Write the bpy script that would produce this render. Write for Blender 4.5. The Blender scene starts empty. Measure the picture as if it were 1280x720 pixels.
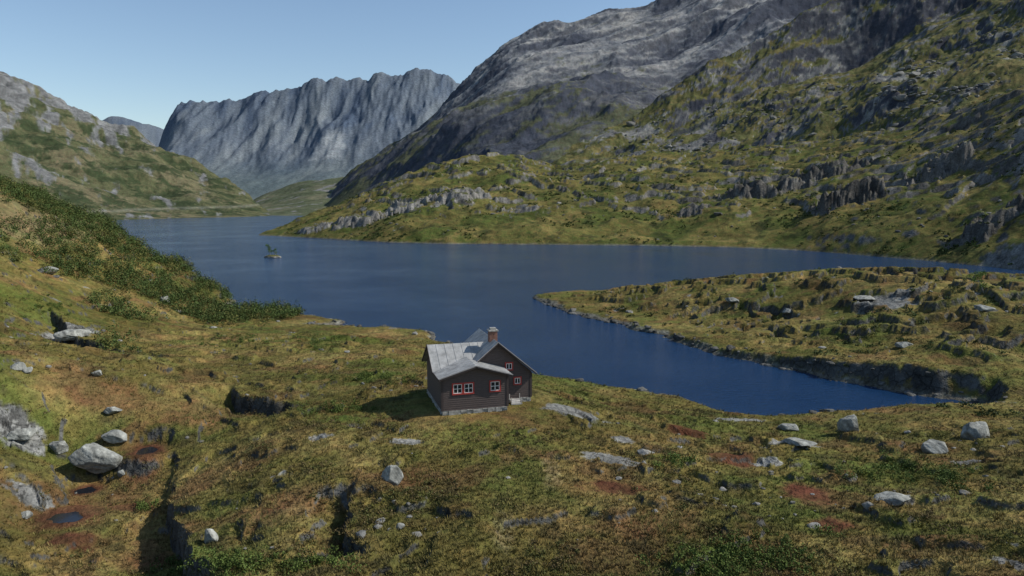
import bpy, math, numpy as np
from mathutils import Vector, Matrix
rng=np.random.default_rng(7)
HC=22.0; F=900.0; PITCH=math.atan(108/900)
cp,sp=math.cos(PITCH),math.sin(PITCH)
scene=bpy.context.scene
# ------------------------------------------------------------------ survey helpers (bearing/depression -> world)
def W(u,v,y):
    u=np.asarray(u,float);v=np.asarray(v,float);y=np.asarray(y,float)
    dx=(u-640)/F; dy=(360-v)/F
    Y=cp+dy*sp; Zd=-sp+dy*cp; t=y/Y
    return dx*t, y+0*t, HC+Zd*t
def G(u,v,z=0.0):
    dx=(u-640)/F; dy=(360-v)/F
    Y=cp+dy*sp; Zd=-sp+dy*cp; t=(z-HC)/Zd
    return (dx*t, Y*t)
# ------------------------------------------------------------------ noise
perm=rng.permutation(256).astype(np.int32); perm=np.concatenate([perm,perm])
ang=rng.random(256)*2*np.pi; gx=np.cos(ang).astype(np.float32); gy=np.sin(ang).astype(np.float32)
def pn(x,y):
    xf=np.floor(x); yf=np.floor(y)
    xi=xf.astype(np.int64)&255; yi=yf.astype(np.int64)&255
    x=(x-xf).astype(np.float32); y=(y-yf).astype(np.float32)
    u=x*x*x*(x*(x*6-15)+10); v=y*y*y*(y*(y*6-15)+10)
    a=perm[xi]; b=perm[xi+1]
    aa=perm[a+yi]; ab=perm[a+yi+1]; ba=perm[b+yi]; bb=perm[b+yi+1]
    n00=gx[aa]*x+gy[aa]*y; n10=gx[ba]*(x-1)+gy[ba]*y
    n01=gx[ab]*x+gy[ab]*(y-1); n11=gx[bb]*(x-1)+gy[bb]*(y-1)
    l0=n00+u*(n10-n00); l1=n01+u*(n11-n01)
    return (l0+v*(l1-l0))*1.5
def fbm(x,y,sc,o=4,seed=0,g=0.5):
    r=0;a=1;f=1.0/sc;t=0
    for i in range(o):
        r=r+a*pn(x*f+seed*17.3+i*5.1,y*f-seed*9.7+i*3.3); t+=a; a*=g; f*=2.03
    return r/t
def ridg(x,y,sc,o=4,seed=0,g=0.5):
    r=0;a=1;f=1.0/sc;t=0
    for i in range(o):
        r=r+a*(1-2*np.abs(pn(x*f+seed*11.3+i*7.1,y*f+seed*4.7+i*2.3))); t+=a; a*=g; f*=2.03
    return r/t
def ss(a,b,x):
    t=np.clip((x-a)/(b-a),0,1); return t*t*(3-2*t)
# ------------------------------------------------------------------ near land
shore=[(-420,300),(-150,218),(-100,198),(-78,178),(-62,160)]
for p in [(283,388),(320,390),(350,391),(395,398),(432,402),(428,406),(385,408),(440,411),(490,412),(530,415),(548,428),(590,438),(625,455),(672,475),(700,477),(740,484),(800,493),(850,500),(880,508),(915,520),(960,525),(1010,522),(1060,523),(1110,518),(1150,519),(1215,518),
          (1240,512),(1225,505),(1190,500),(1150,494),(1110,488),(1080,481),(1040,475),(1000,464),(965,458),(940,452),(900,445),(860,432),(830,420),(800,413),(770,404),(740,398),(715,392),(700,386),(685,381),(662,372)]:
    shore.append(G(*p))
shore+=[(8,170),(22,176),(50,182),(90,168),(130,155),(200,140),(320,120),(500,90),(500,-80),(-420,-80)]
shore=np.array(shore)
def polysd(x,y,P):
    d2=np.full(x.shape,1e12); ins=np.zeros(x.shape,bool)
    n=len(P)
    for i in range(n):
        ax,ay=P[i]; bx,by=P[(i+1)%n]
        ex,ey=bx-ax,by-ay
        t=np.clip(((x-ax)*ex+(y-ay)*ey)/(ex*ex+ey*ey+1e-9),0,1)
        d2=np.minimum(d2,(x-ax-t*ex)**2+(y-ay-t*ey)**2)
        c=((ay>y)!=(by>y))
        if ey!=0: ins^=c&(x<ex*(y-ay)/ey+ax)
    d=np.sqrt(d2); return np.where(ins,d,-d)
cpts=[]
for u,v,y in [(590,522,57),(500,530,56),(660,515,59),(553,540,53),(600,605,42),(640,720,31.7),(450,640,38),(750,600,43.5),
 (900,600,46.6),(1100,600,46.6),(1250,600,44),(1250,720,30.8),(900,720,32),(1000,540,62.5),(1250,530,61.5),(1100,540,62),(820,540,58),(760,505,72),
 (100,650,48),(60,560,54),(20,480,56),(0,350,95),(0,420,75),(100,400,98),(100,340,125),(200,440,85),(200,400,115),(150,350,130),(300,420,105),
 (400,430,95),(450,450,82),(300,480,70),(400,490,66),(480,470,72),(200,520,58),(0,720,34.6),(200,700,36),(0,600,46),(350,560,50),(400,700,33.5),
 (0,250,130),(35,252,140),(70,260,150),(110,270,160),(140,281,165),(170,302,160),(200,325,155),(235,352,150),(262,374,147),
 (700,378,158),(740,376,152),(860,360,148),(960,356,138),(1080,352,124),(1180,362,114),(1280,376,104),(900,404,125),(1000,424,106),(1100,446,90),(1120,452,86),
 (1250,466,80),(1200,408,98),(1000,392,120),(800,392,138),(1240,436,88),(1280,486,75)]:
    cpts.append([float(a) for a in W(u,v,y)])
cpts+=[(-150,60,13),(-150,130,28),(150,60,7),(150,30,8),(0,10,4.5),(-60,10,5),(60,10,6.5),(-220,200,32),(200,110,7),(-60,200,3),(60,178,1),(130,150,1.5)]
C=np.array(cpts)
cen=C[:,:2]
def tps(r2): return r2*np.log(r2+1e-6)*0.5
n=len(C)
K=tps(((cen[:,None]-cen[None])**2).sum(-1)*1e-4)+np.eye(n)*1e-3
Pm=np.c_[np.ones(n),cen/100]
A=np.block([[K,Pm],[Pm.T,np.zeros((3,3))]])
wts=np.linalg.solve(A,np.r_[C[:,2],0,0,0])
def rbf(x,y):
    z=wts[n]+wts[n+1]*x/100+wts[n+2]*y/100
    for i in range(n):
        z=z+wts[i]*tps(((x-cen[i,0])**2+(y-cen[i,1])**2)*1e-4)
    return z
def ledge(pts,z,A,L,w=0.7):
    return (np.array([G(u,v,z) for u,v in pts]),A,L,w)
ledges=[ledge([(270,760),(252,700),(228,645),(205,603),(196,566),(212,540)],5.2,3.4,7,0.6),
 ledge([(452,690),(428,655),(424,620),(436,596)],5.4,1.1,3,0.5),
 ledge([(392,505),(350,500),(300,497),(282,478)],4.6,1.6,4,0.6),
 ledge([(165,440),(120,425),(85,420),(58,400)],6.0,1.8,5,0.7),
 ledge([(1010,418),(950,400),(900,396)],3.0,1.3,4,0.8),
 ledge([(1000,388),(960,380),(930,378)],4.0,1.3,4,0.8),
 ledge([(880,380),(840,376),(800,378)],3.5,0.9,4,0.8),
 ledge([(1260,400),(1200,385),(1120,375),(1060,370)],4.0,1.1,4,0.7)]
def ledge_f(x,y,L):
    P,A,Lw,w=L
    best=np.full(x.shape,1e9); sg=np.zeros(x.shape); ap=np.zeros(x.shape)
    seg=np.hypot(*(P[1:]-P[:-1]).T); tot=seg.sum(); acc=0
    for i in range(len(P)-1):
        ax,ay=P[i]; ex,ey=P[i+1]-P[i]
        t=np.clip(((x-ax)*ex+(y-ay)*ey)/(ex*ex+ey*ey),0,1)
        d=np.hypot(x-ax-t*ex,y-ay-t*ey); m=d<best
        best=np.where(m,d,best); sg=np.where(m,np.sign(ex*(y-ay)-ey*(x-ax)),sg)
        ap=np.where(m,(acc+t*seg[i])/tot,ap); acc+=seg[i]
    fade=ss(0,0.18,ap)*ss(0,0.18,1-ap)
    low=np.exp(-best/Lw); hi=1-ss(0,w,best)
    return -A*fade*np.where(sg>0,low,hi)
# ------------------------------------------------------------------ distant relief layers
sgrid=np.linspace(-4,4,6000)
kern=np.exp(-0.5*(np.arange(-18,19)/5.0)**2); kern/=kern.sum()
class Layer:
    def __init__(s,name,st,fall=0.3,pre=0.12,pw=1.0):
        s.name=name;s.fall=fall;s.pre=pre;s.pw=pw;s.st=[]
        for us,vs,ys in st:
            x,y,z=W(us,vs,ys); k=x/y; o=np.argsort(k)
            Y=np.interp(sgrid,k[o],y[o]); Z=np.interp(sgrid,k[o],z[o])
            Y=np.convolve(np.pad(Y,18,'edge'),kern,'valid'); Z=np.convolve(np.pad(Z,18,'edge'),kern,'valid')
            s.st.append((Y,Z))
    def z(s,k,y):
        Ys=[np.interp(k,sgrid,a) for a,b in s.st]; Zs=[np.interp(k,sgrid,b) for a,b in s.st]
        r=Zs[0]+(y-Ys[0])*s.pre
        for i in range(len(Ys)-1):
            t=np.clip((y-Ys[i])/np.maximum(Ys[i+1]-Ys[i],1),0,1)
            zz=Zs[i]+(Zs[i+1]-Zs[i])*t**s.pw
            r=np.where(y>Ys[i],zz,r)
        r=np.where(y>Ys[-1],Zs[-1]-(y-Ys[-1])*s.fall,r)
        return r
def foot(us,vs): return (us,vs,[G(640,v)[1] for v in vs])
uE=[300,322,360,400,430,480,520,560,600,640,690,730,800,900,1000,1100,1200,1280,1400,1700]
E=Layer('E',[foot(uE,[300,294,296,298,300,303,304,305,305,305.5,306,306.5,307,309,313,321,330,338,352,380]),
 (uE,[310,293,276,262,250,228,214,204,198,198,206,209,197,187,180,165,140,112,70,0],[470,490,510,530,550,580,600,620,640,640,640,640,650,650,620,560,500,450,400,350])],0.18,0.35,0.85)
uB=[-900,-500,-200,0,60,100,140,190,230,270,300,330,345,370]
B=Layer('B',[(uB,[290,288,285,280,278,277,275,273,272,271.5,271,270,270,270],[500,540,600,707,760,800,850,930,980,1010,1050,1100,1150,1200]),
 (uB,[275,270,268,265,264,263.5,263,263,262,262,262,264,272,285],[600,640,700,800,860,900,950,1020,1060,1100,1130,1160,1180,1200]),
 (uB,[-300,-150,0,88,118,140,158,180,200,222,238,261,272,290],[1500,1500,1600,1700,1700,1650,1600,1550,1500,1450,1400,1300,1220,1210])],0.3,0.1,1.0)
uC=[290,320,350,380,430,460,500,600]
Cc=Layer('C',[(uC,[270,270,269,268.5,268,267,266,266],[1150]*8),(uC,[275,246,237,227,221,222,225,235],[1900]*8)],0.05,0.1,1.1)
uD=[360,395,420,440,470,500,540,575,600,640,680,720,760,800,840,900,1000,1280,1700]
D1=Layer('D1',[(uD,[285,272,267,264,262,258,250,248,246,244,240,240,238,236,235,235,235,235,235],[1200,1150,1120,1100,1050,1000,950,900,880,860,850,840,830,820,810,800,800,800,800]),
 (uD,[285,266,250,238,222,205,190,172,160,150,140,140,140,140,140,130,120,100,80],[1350,1300,1300,1300,1280,1200,1120,1070,1060,1060,1060,1060,1080,1080,1100,1120,1120,1120,1120]),
 (uD,[285,262,240,226,205,187,157,125,100,62,47,35,22,13,-2,-25,-70,-170,-300],[1600,1600,1700,1700,1750,1800,1850,1900,1950,2000,2000,2000,2000,2000,2000,2000,2000,2000,2000])],0.3,0.5,1.0)
uF=[560,640,690,720,780,830,870,960,1060,1140,1280,1500,1900]
D2=Layer('D2',[(uF,[300,250,232,225,222,220,218,215,205,190,160,120,80],[740,720,700,690,680,670,660,620,580,520,470,420,400]),
 (uF,[300,240,215,208,190,172,155,122,85,45,-20,-80,-160],[800,820,835,850,900,930,950,980,1000,1000,1000,1000,1000]),
 (uF,[300,236,204,184,148,118,92,48,-8,-60,-130,-220,-340],[850,870,905,935,985,1020,1045,1085,1115,1135,1160,1180,1180])],0.9,0.6,0.9)
uA=[120,180,205,222,240,262,290,330,365,385,400,430,460,490,515,540,565,578,640,800,1200]
A1=Layer('A1',[(uA,[262]+[245]*20,[3200]*21),(uA,[270,238]+[212]*19,[4000]*21),(uA,[272,245,160,143,130,131,128,118,125,110,104,98,104,98,88,92,106,120,138,160,205],[5100]*21)],0.35,0.05,1.0)
uZ=[-100,60,100,130,150,180,208,240,300]
A0=Layer('A0',[(uZ,[248]*9,[6500]*9),(uZ,[235,180,152,145,144,152,163,180,220],[8000]*9)],0.3,0.05,1.0)
layers=[E,B,Cc,D1,D2,A1,A0]
CABC=(-2.6,60.3)
PAD=5.0
pads=[]; crops=[]
def height(x,y,full=False):
    x=np.asarray(x,float); y=np.asarray(y,float)
    shp=x.shape; x=x.ravel(); y=y.ravel()
    yy=np.maximum(y,1.0); k=np.clip(x/yy,-4,4)
    zs=[]
    for L in layers: zs.append(L.z(k,yy))
    zs=np.array(zs)
    rr=np.hypot(x,y)
    far=rr>200
    nz=np.zeros((len(layers),x.size),np.float32)
    def add(i,m,fn):
        m=m&far
        if m.any(): nz[i,m]=fn(x[m],y[m],zs[i][m])
    def above(z,w): return ss(-1,w,z)
    def eh(a,b,z):
        r=above(z,9)*(7*fbm(a,b,70,3,1)+1.8*ridg(a,b,26,3,2)-0.7)+above(z,2)*(0.85*fbm(a,b,8,3,3))
        r=r+above(z-8,14)*2.6*ss(0.56,0.74,ridg(a+0.5*b,b,38,3,45)+0.25*fbm(a,b,90,2,46))
        for cx_,cy_,rx,ry,hh,tone in crops:
            q=np.hypot((a-cx_)/rx,(b-cy_)/ry)
            q=q+1.2*fbm(a,b,max(rx*0.5,8),4,43,0.6)
            r=r+hh*(1-ss(0.45,1.0,q))*(0.6+0.8*ridg(a,b,14,3,44))
        return r
    add(0,(zs[0]>-3)&(rr<900),eh)
    add(1,(zs[1]>-3)&(rr<2600),lambda a,b,z:above(z,90)*(38*ridg(a,b,300,5,4,0.55)-14)+above(z,8)*(7*fbm(a,b,45,5,5,0.62)))
    add(2,(zs[2]>-3)&(rr<3000),lambda a,b,z:above(z,30)*(12*fbm(a,b,160,5,6)))
    def d1(a,b,z):
        p=a*0.85+b*0.5; q=-0.5*a+0.85*b
        return above(z,60)*(46*ridg(p*0.4,q,300,3,7)-20+22*ridg(p*0.4,q,100,4,9,0.52)*(0.4+ss(-0.2,0.3,fbm(a,b,260,2,8)))+4.5*ridg(p*0.6,q,26,4,11,0.6))
    add(3,(zs[3]>-3)&(rr<3500),d1)
    def d2(a,b,z):
        p=a*0.8+b*0.6; q=-0.6*a+0.8*b
        return above(z-20,50)*(17*ridg(p*0.6,q,150,3,12)-8+10*ridg(p*0.6,q,55,4,13,0.58)*(0.4+ss(-0.2,0.3,fbm(a,b,150,2,8)))+2.6*ridg(p*0.8,q,15,4,14,0.62))
    add(4,(zs[4]>-3)&(rr<2200),d2)
    add(5,(zs[5]>-3)&(rr>2500),lambda a,b,z:above(z,450)*(130*ridg(a,b*0.3,620,5,15,0.5)-62+30*ridg(a,b*0.25,170,3,18))+above(z,100)*12*fbm(a,b*0.6,120,4,16))
    add(6,(zs[6]>-3)&(rr>5500),lambda a,b,z:above(z,300)*(60*ridg(a,b,800,4,17)-20))
    zs=zs+nz
    lid=np.argmax(zs,0)+1; z=zs.max(0)
    nr=(y<330)&(rr<520)
    d=np.full(x.size,-99.0)
    if nr.any():
        a=x[nr]; b=y[nr]
        dd=polysd(a,b,shore)
        dd=dd+1.3*fbm(a,b,6,4,30)*ss(20,60,b)*np.clip(b/90,0.5,2)
        base=rbf(a,b)
        wx=a+0.7*fbm(a,b,3.5,3,31); wy=b+0.7*fbm(a,b,3.5,3,32)
        for L in ledges: base=base+ledge_f(wx,wy,L)
        base=np.maximum(base,0.7)
        pen=ss(70,90,b)*ss(-5,10,a)
        big=ss(2,14,dd)
        base=base+big*((0.55-0.1*pen)*fbm(a,b,11,3,33)+0.2*fbm(a,b,3.2,3,34))
        st=ridg(a,b,8.5,3,35); base=base+big*(0.4+0.5*pen)*ss(0.56,0.7,st+0.3*fbm(a,b,30,2,36))
        base=base+ss(0.3,3,dd)*(0.10*fbm(a,b,0.9,3,37,0.6)+0.04*ridg(a,b,0.35,2,38))
        cliff=ss(70,76,b)*(1-ss(105,125,b))*ss(18,40,a)*ss(-0.25,0.25,fbm(a,b,10,3,42)+0.1)
        bank=0.05+np.where(dd>0,dd*(0.35+0.35*ss(-0.2,0.4,fbm(a,b,9,2,39)))+cliff*2.6*ss(0.3,2.0,dd+0.6*fbm(a,b,2.5,3,47)),0)
        base=base+cliff*0.6*ss(0.3,1.5,dd)
        zn=np.where(dd>0,np.minimum(base,bank+ss(1.0,4,dd)*dd*0.3),np.maximum(dd*0.3,-7))
        dc=np.hypot(a-CABC[0],b-CABC[1]); w=1-ss(5.5,10,dc)
        zn=zn*(1-w)+(PAD+0.06*fbm(a,b,1.2,3,40))*w
        for px,py,pz,pr in pads:
            dp=np.hypot(a-px,b-py)+0.5*pr*fbm(a,b,pr*1.2,3,41); w=1-ss(pr*1.5,pr*2.8,dp)
            zn=zn*(1-w)+(pz-0.16*(1-ss(pr*0.6,pr*1.0,dp))+0.06)*w
        z0=z[nr]; m=zn>z0
        lid[nr]=np.where(m,0,lid[nr]); z[nr]=np.maximum(z0,zn); d[nr]=dd
    if full: return z.reshape(shp),lid.reshape(shp),d.reshape(shp)
    return z.reshape(shp)
def hits(uv,far=2500):
    uv=np.array(uv,float); ys=np.geomspace(22,far,700)
    X,Y,Z=W(uv[:,0:1],uv[:,1:2],ys[None,:])
    Hh=height(X,Y); b=(Z<Hh); b[:,-1]=True; i=np.argmax(b,1)
    i=np.maximum(i,1); r=np.arange(len(uv))
    d0=Z[r,i-1]-Hh[r,i-1]; d1=Hh[r,i]-Z[r,i]; t=d0/(d0+d1+1e-9)
    x=X[r,i-1]+(X[r,i]-X[r,i-1])*t; y=Y[r,i-1]+(Y[r,i]-Y[r,i-1])*t
    return np.c_[x,y,height(x,y)]
pools=[(82,645,1.1),(184,562,0.9),(108,610,0.75)]
ph=hits([(p[0],p[1]) for p in pools])
for p,h in zip(pools,ph): pads.append((h[0],h[1],h[2]-0.15,p[2]))
cr=[(450,278,38,3.5,0.8),(505,262,30,3.5,0.85),(570,247,42,3.5,0.9),(655,264,26,2.5,0.7),(1035,222,42,7,0.42),(1065,252,46,8,0.40),(945,245,46,6,0.42),(990,232,26,4,0.5),(870,262,24,3,0.5),(1180,215,40,6,0.6),(1240,285,40,4,0.45),(390,288,24,2.0,0.8)]
chh=hits([(c[0],c[1]) for c in cr])
for c,h in zip(cr,chh):
    rx=c[2]/900*h[1]; crops.append((h[0],h[1]+rx*0.2,rx,rx*0.6,c[3],c[4]))
# ------------------------------------------------------------------ mesh helpers
def mk(name,V,Fc,mat,col=None,smooth=False,extra=None):
    V=np.asarray(V,np.float32).reshape(-1,3); Fc=np.asarray(Fc,np.int32); k=Fc.shape[1]
    me=bpy.data.meshes.new(name); me.vertices.add(len(V)); me.vertices.foreach_set('co',V.ravel())
    me.loops.add(Fc.size); me.loops.foreach_set('vertex_index',Fc.ravel())
    me.polygons.add(len(Fc)); me.polygons.foreach_set('loop_start',np.arange(0,Fc.size,k,dtype=np.int32))
    me.polygons.foreach_set('loop_total',np.full(len(Fc),k,np.int32))
    me.polygons.foreach_set('use_smooth',np.full(len(Fc),smooth))
    if col is not None:
        a=me.attributes.new('gcol','FLOAT_COLOR','POINT'); c=np.ones((len(V),4),np.float32); c[:,:3]=col; a.data.foreach_set('color',c.ravel())
    if extra:
        for nm,arr in extra.items():
            a=me.attributes.new(nm,'FLOAT','POINT'); a.data.foreach_set('value',np.asarray(arr,np.float32).ravel())
    me.update()
    me.materials.append(mat)
    ob=bpy.data.objects.new(name,me); scene.collection.objects.link(ob); return ob
def newmat(name):
    m=bpy.data.materials.new(name); m.use_nodes=True; nt=m.node_tree; b=nt.nodes['Principled BSDF']; return m,nt,b
def N(nt,t,**kw):
    nd=nt.nodes.new(t)
    for k,v in kw.items(): setattr(nd,k,v)
    return nd
def noise(nt,scale,detail=6,rough=0.6,vec=None):
    nd=N(nt,'ShaderNodeTexNoise'); nd.inputs['Scale'].default_value=scale; nd.inputs['Detail'].default_value=detail; nd.inputs['Roughness'].default_value=rough
    if vec is not None: nt.links.new(vec,nd.inputs['Vector'])
    return nd
def maprange(nt,src,a,b,c,d):
    m=N(nt,'ShaderNodeMapRange'); nt.links.new(src,m.inputs[0])
    for i,v in enumerate((a,b,c,d)): m.inputs[i+1].default_value=v
    return m.outputs[0]
def mathn(nt,op,a,b):
    m=N(nt,'ShaderNodeMath',operation=op)
    for i,s in enumerate((a,b)):
        if isinstance(s,(int,float)): m.inputs[i].default_value=s
        else: nt.links.new(s,m.inputs[i])
    return m.outputs[0]
def mult(nt,col,fac):
    m=N(nt,'ShaderNodeVectorMath',operation='SCALE'); nt.links.new(col,m.inputs[0]); nt.links.new(fac,m.inputs['Scale']); return m.outputs[0]
def terrain_mat():
    m,nt,b=newmat('terrain_ground'); L=nt.links
    geo=N(nt,'ShaderNodeNewGeometry'); P=geo.outputs['Position']
    at=N(nt,'ShaderNodeAttribute',attribute_name='gcol'); rk=N(nt,'ShaderNodeAttribute',attribute_name='rock')
    n1=noise(nt,0.07,8,0.72,P); n2=noise(nt,1.3,5,0.7,P); n3=noise(nt,7.0,2,0.6,P)
    f=mathn(nt,'MULTIPLY',maprange(nt,n1.outputs[0],0.3,0.7,0.55,1.45),maprange(nt,n2.outputs[0],0.3,0.7,0.62,1.38))
    f=mathn(nt,'MULTIPLY',f,maprange(nt,n3.outputs[0],0.3,0.7,0.78,1.22))
    c=mult(nt,at.outputs['Color'],f)
    n4=noise(nt,0.35,5,0.7,P); mx=N(nt,'ShaderNodeMixRGB',blend_type='MULTIPLY')
    tint=N(nt,'ShaderNodeValToRGB'); tint.color_ramp.elements[0].position=0.38; tint.color_ramp.elements[0].color=(0.84,1.0,0.82,1)
    tint.color_ramp.elements[1].position=0.62; tint.color_ramp.elements[1].color=(1.15,0.99,0.92,1)
    L.new(n4.outputs[0],tint.inputs[0]); L.new(c,mx.inputs[1]); L.new(tint.outputs[0],mx.inputs[2])
    fac=maprange(nt,rk.outputs['Fac'],0,1,0.9,0.1); L.new(fac,mx.inputs[0])
    vo=N(nt,'ShaderNodeTexVoronoi',feature='DISTANCE_TO_EDGE'); vo.inputs['Scale'].default_value=0.6
    wn=noise(nt,0.8,3,0.6,P); add=N(nt,'ShaderNodeMixRGB',blend_type='ADD'); add.inputs[0].default_value=1.0
    L.new(P,add.inputs[1]); L.new(wn.outputs['Color'],add.inputs[2]); L.new(add.outputs[0],vo.inputs['Vector'])
    cr=maprange(nt,vo.outputs['Distance'],0,0.06,0.45,1.0)
    crm=N(nt,'ShaderNodeMix',data_type='FLOAT'); crm.inputs[2].default_value=1.0; L.new(rk.outputs['Fac'],crm.inputs[0]); L.new(cr,crm.inputs[3])
    c2=mult(nt,mx.outputs[0],crm.outputs[0])
    L.new(c2,b.inputs['Base Color']); b.inputs['Roughness'].default_value=0.95; b.inputs['Specular IOR Level'].default_value=0.05
    bu=N(nt,'ShaderNodeBump'); bu.inputs['Strength'].default_value=0.9; bu.inputs['Distance'].default_value=2.0
    L.new(n1.outputs[0],bu.inputs['Height'])
    bu2=N(nt,'ShaderNodeBump'); bu2.inputs['Strength'].default_value=0.7; bu2.inputs['Distance'].default_value=0.16
    L.new(n2.outputs[0],bu2.inputs['Height']); L.new(bu.outputs[0],bu2.inputs['Normal']); L.new(bu2.outputs[0],b.inputs['Normal'])
    return m
TM=terrain_mat()
def attr_mat(name,rough=0.8,vs=0.35,bump=True,scale=3.0):
    m,nt,b=newmat(name); at=N(nt,'ShaderNodeAttribute',attribute_name='gcol'); geo=N(nt,'ShaderNodeNewGeometry')
    b.inputs['Roughness'].default_value=rough; b.inputs['Specular IOR Level'].default_value=0.08
    n=noise(nt,scale,6 if bump else 2,0.7,geo.outputs['Position']); f=maprange(nt,n.outputs[0],0.3,0.7,1-vs,1+vs)
    nt.links.new(mult(nt,at.outputs['Color'],f),b.inputs['Base Color'])
    if bump:
        bu=N(nt,'ShaderNodeBump'); bu.inputs['Strength'].default_value=0.7; bu.inputs['Distance'].default_value=0.15
        nt.links.new(n.outputs[0],bu.inputs['Height']); nt.links.new(bu.outputs[0],b.inputs['Normal'])
    return m
ROCKM=attr_mat('weathered_rock',0.9,0.5,True,2.5)
GRASSM=attr_mat('grass_blades',0.8,0.15,False)
LEAFM=attr_mat('shrub_leaves',0.7,0.15,False)
patches=[
 (88,672,48,13,'red'),(770,612,46,12,'red'),(1010,620,36,20,'red'),(920,570,38,10,'red'),(860,540,28,6,'red'),(1040,655,26,14,'red'),(165,632,30,10,'red'),(95,640,45,16,'red'),(180,570,16,14,'red'),
 (175,588,22,26,'bog'),(120,640,40,20,'bog'),(60,640,50,30,'bog'),(200,700,40,12,'bog'),(520,600,60,20,'bog'),(650,560,60,10,'bog'),(350,640,60,30,'bog'),(820,650,70,24,'bog'),(1150,560,60,12,'bog'),(1180,680,60,20,'bog'),(250,520,50,14,'bog'),(130,490,60,10,'bog'),
 (610,545,95,20,'lawn'),(500,508,60,10,'lawn'),(430,520,60,12,'green'),(480,470,50,6,'green'),(60,400,60,14,'green'),(840,578,30,8,'green'),(280,708,70,14,'green'),
 (910,700,90,20,'green'),(1100,590,60,18,'green'),(1200,620,60,18,'green'),(420,425,60,8,'green'),(20,262,50,8,'path'),(60,290,30,6,'path'),
 (720,518,52,8,'slab'),(762,573,40,12,'slab'),(990,550,42,7,'slab'),(1115,618,28,10,'slab'),(1215,578,26,6,'slab'),(20,540,40,10,'slab'),(40,620,30,8,'slab'),(510,552,24,5,'slab'),(780,550,16,6,'slab'),
 (930,525,40,4,'slab'),(400,548,18,4,'slab'),(85,412,28,9,'slab'),(1260,705,22,14,'slab'),(690,590,14,30,'path'),(630,660,18,30,'path'),(1110,378,46,5,'slab'),(960,577,22,4,'slab')]
pc=hits([(p[0],p[1]) for p in patches])
# ------------------------------------------------------------------ terrain sheet
thd=np.radians(np.linspace(-39,39,1300)); thl=np.radians(np.linspace(-85,-39.2,90)); thr=-thl[::-1]
th=np.concatenate([thl,thd,thr])
segs=[(10,30,40),(30,110,430),(110,260,230),(260,720,260),(720,2300,370),(2300,6500,150),(6500,14000,25)]
R=np.concatenate([np.geomspace(a,b,k,endpoint=False) for a,b,k in segs]+[[14000]])
TH,RR=np.meshgrid(th,R)
X=RR*np.sin(TH); Y=RR*np.cos(TH)
Z,LID,DD=height(X,Y,True)
dr=np.gradient(Z,axis=0)/np.gradient(RR,axis=0); dt=np.gradient(Z,axis=1)/(np.gradient(TH,axis=1)*RR)
SL=np.hypot(dr,dt)
x=X.ravel();y=Y.ravel();z=Z.ravel();lid=LID.ravel();sl=SL.ravel();d=DD.ravel(); rr=RR.ravel()
col=np.zeros((x.size,3),np.float32); rock=np.zeros(x.size,np.float32)
def mixc(c,k,w): return c*(1-w[:,None])+np.array(k)[None,:]*w[:,None]
OLIVE=(0.120,0.103,0.034);OCH=(0.195,0.148,0.058);GREEN=(0.084,0.096,0.026);DARK=(0.052,0.046,0.022);BROWN=(0.128,0.078,0.038);ROCK=(0.22,0.22,0.205)
def nearcol(a,b):
    c=np.tile(np.array(OLIVE,np.float32),(len(a),1))
    c=mixc(c,OCH,0.9*ss(-0.12,0.3,fbm(a,b,9,5,50,0.6)))
    c=mixc(c,GREEN,0.8*ss(-0.03,0.27,fbm(a,b,16,5,51,0.6)))
    c=mixc(c,BROWN,0.7*ss(0.05,0.3,fbm(a,b,7,5,52,0.65)))
    return mixc(c,DARK,0.72*ss(0.1,0.36,fbm(a,b,3,5,53,0.65)))
m=lid==0
a=x[m];b=y[m]
c=nearcol(a,b)
rk=np.zeros(m.sum())
for p,cc in zip(patches,pc):
    D=cc[1]*cp+(HC-cc[2])*sp; rx=p[2]/900*D; ry=p[3]*cc[1]**2/(900*max(HC-cc[2],3))
    q=np.hypot((a-cc[0])/rx,(b-cc[1])/ry)
    near=q<2.2
    if not near.any(): continue
    qq=q[near]+0.8*fbm(a[near],b[near],max(min(rx,ry)*1.1,0.5),5,60,0.65)
    k=p[4]; w=np.zeros(len(q)); 
    if k=='red': w[near]=0.85*(1-ss(0.5,1.15,qq)); c=mixc(c,(0.085,0.03,0.022),w)
    if k=='bog': w[near]=0.7*(1-ss(0.5,1.3,qq)); c=mixc(c,(0.145,0.08,0.042),w)
    if k=='lawn': w[near]=0.85*(1-ss(0.5,1.3,qq)); c=mixc(c,(0.125,0.126,0.036),w)
    if k=='green': w[near]=0.7*(1-ss(0.4,1.2,qq)); c=mixc(c,(0.076,0.10,0.023),w)
    if k=='path': w[near]=0.5*(1-ss(0.4,1.0,qq)); c=mixc(c,(0.22,0.18,0.11),w)
    if k=='slab': w[near]=(1-ss(0.7,0.9,qq)); rk=np.maximum(rk,w)
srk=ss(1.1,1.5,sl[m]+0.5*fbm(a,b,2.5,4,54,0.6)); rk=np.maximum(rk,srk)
rk=np.maximum(rk,ss(0.47,0.52,fbm(a,b,5,5,55,0.6)+0.05*(b>100))*0.9)
edge=(1-ss(0.4,1.3,d[m]+0.5*fbm(a,b,2,3,56)))*ss(-3,0,d[m]); rk=np.maximum(rk,edge*0.8)
rcol=np.array(ROCK)[None,:]*(0.85+0.6*fbm(a,b,2,4,57)[:,None])
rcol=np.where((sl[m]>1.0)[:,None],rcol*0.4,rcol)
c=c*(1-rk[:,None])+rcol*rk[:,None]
ed2=(1-ss(0.0,0.8,d[m]))*ss(-3,0,d[m]); c=mixc(c,(0.09,0.08,0.065),ed2*0.7)
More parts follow.
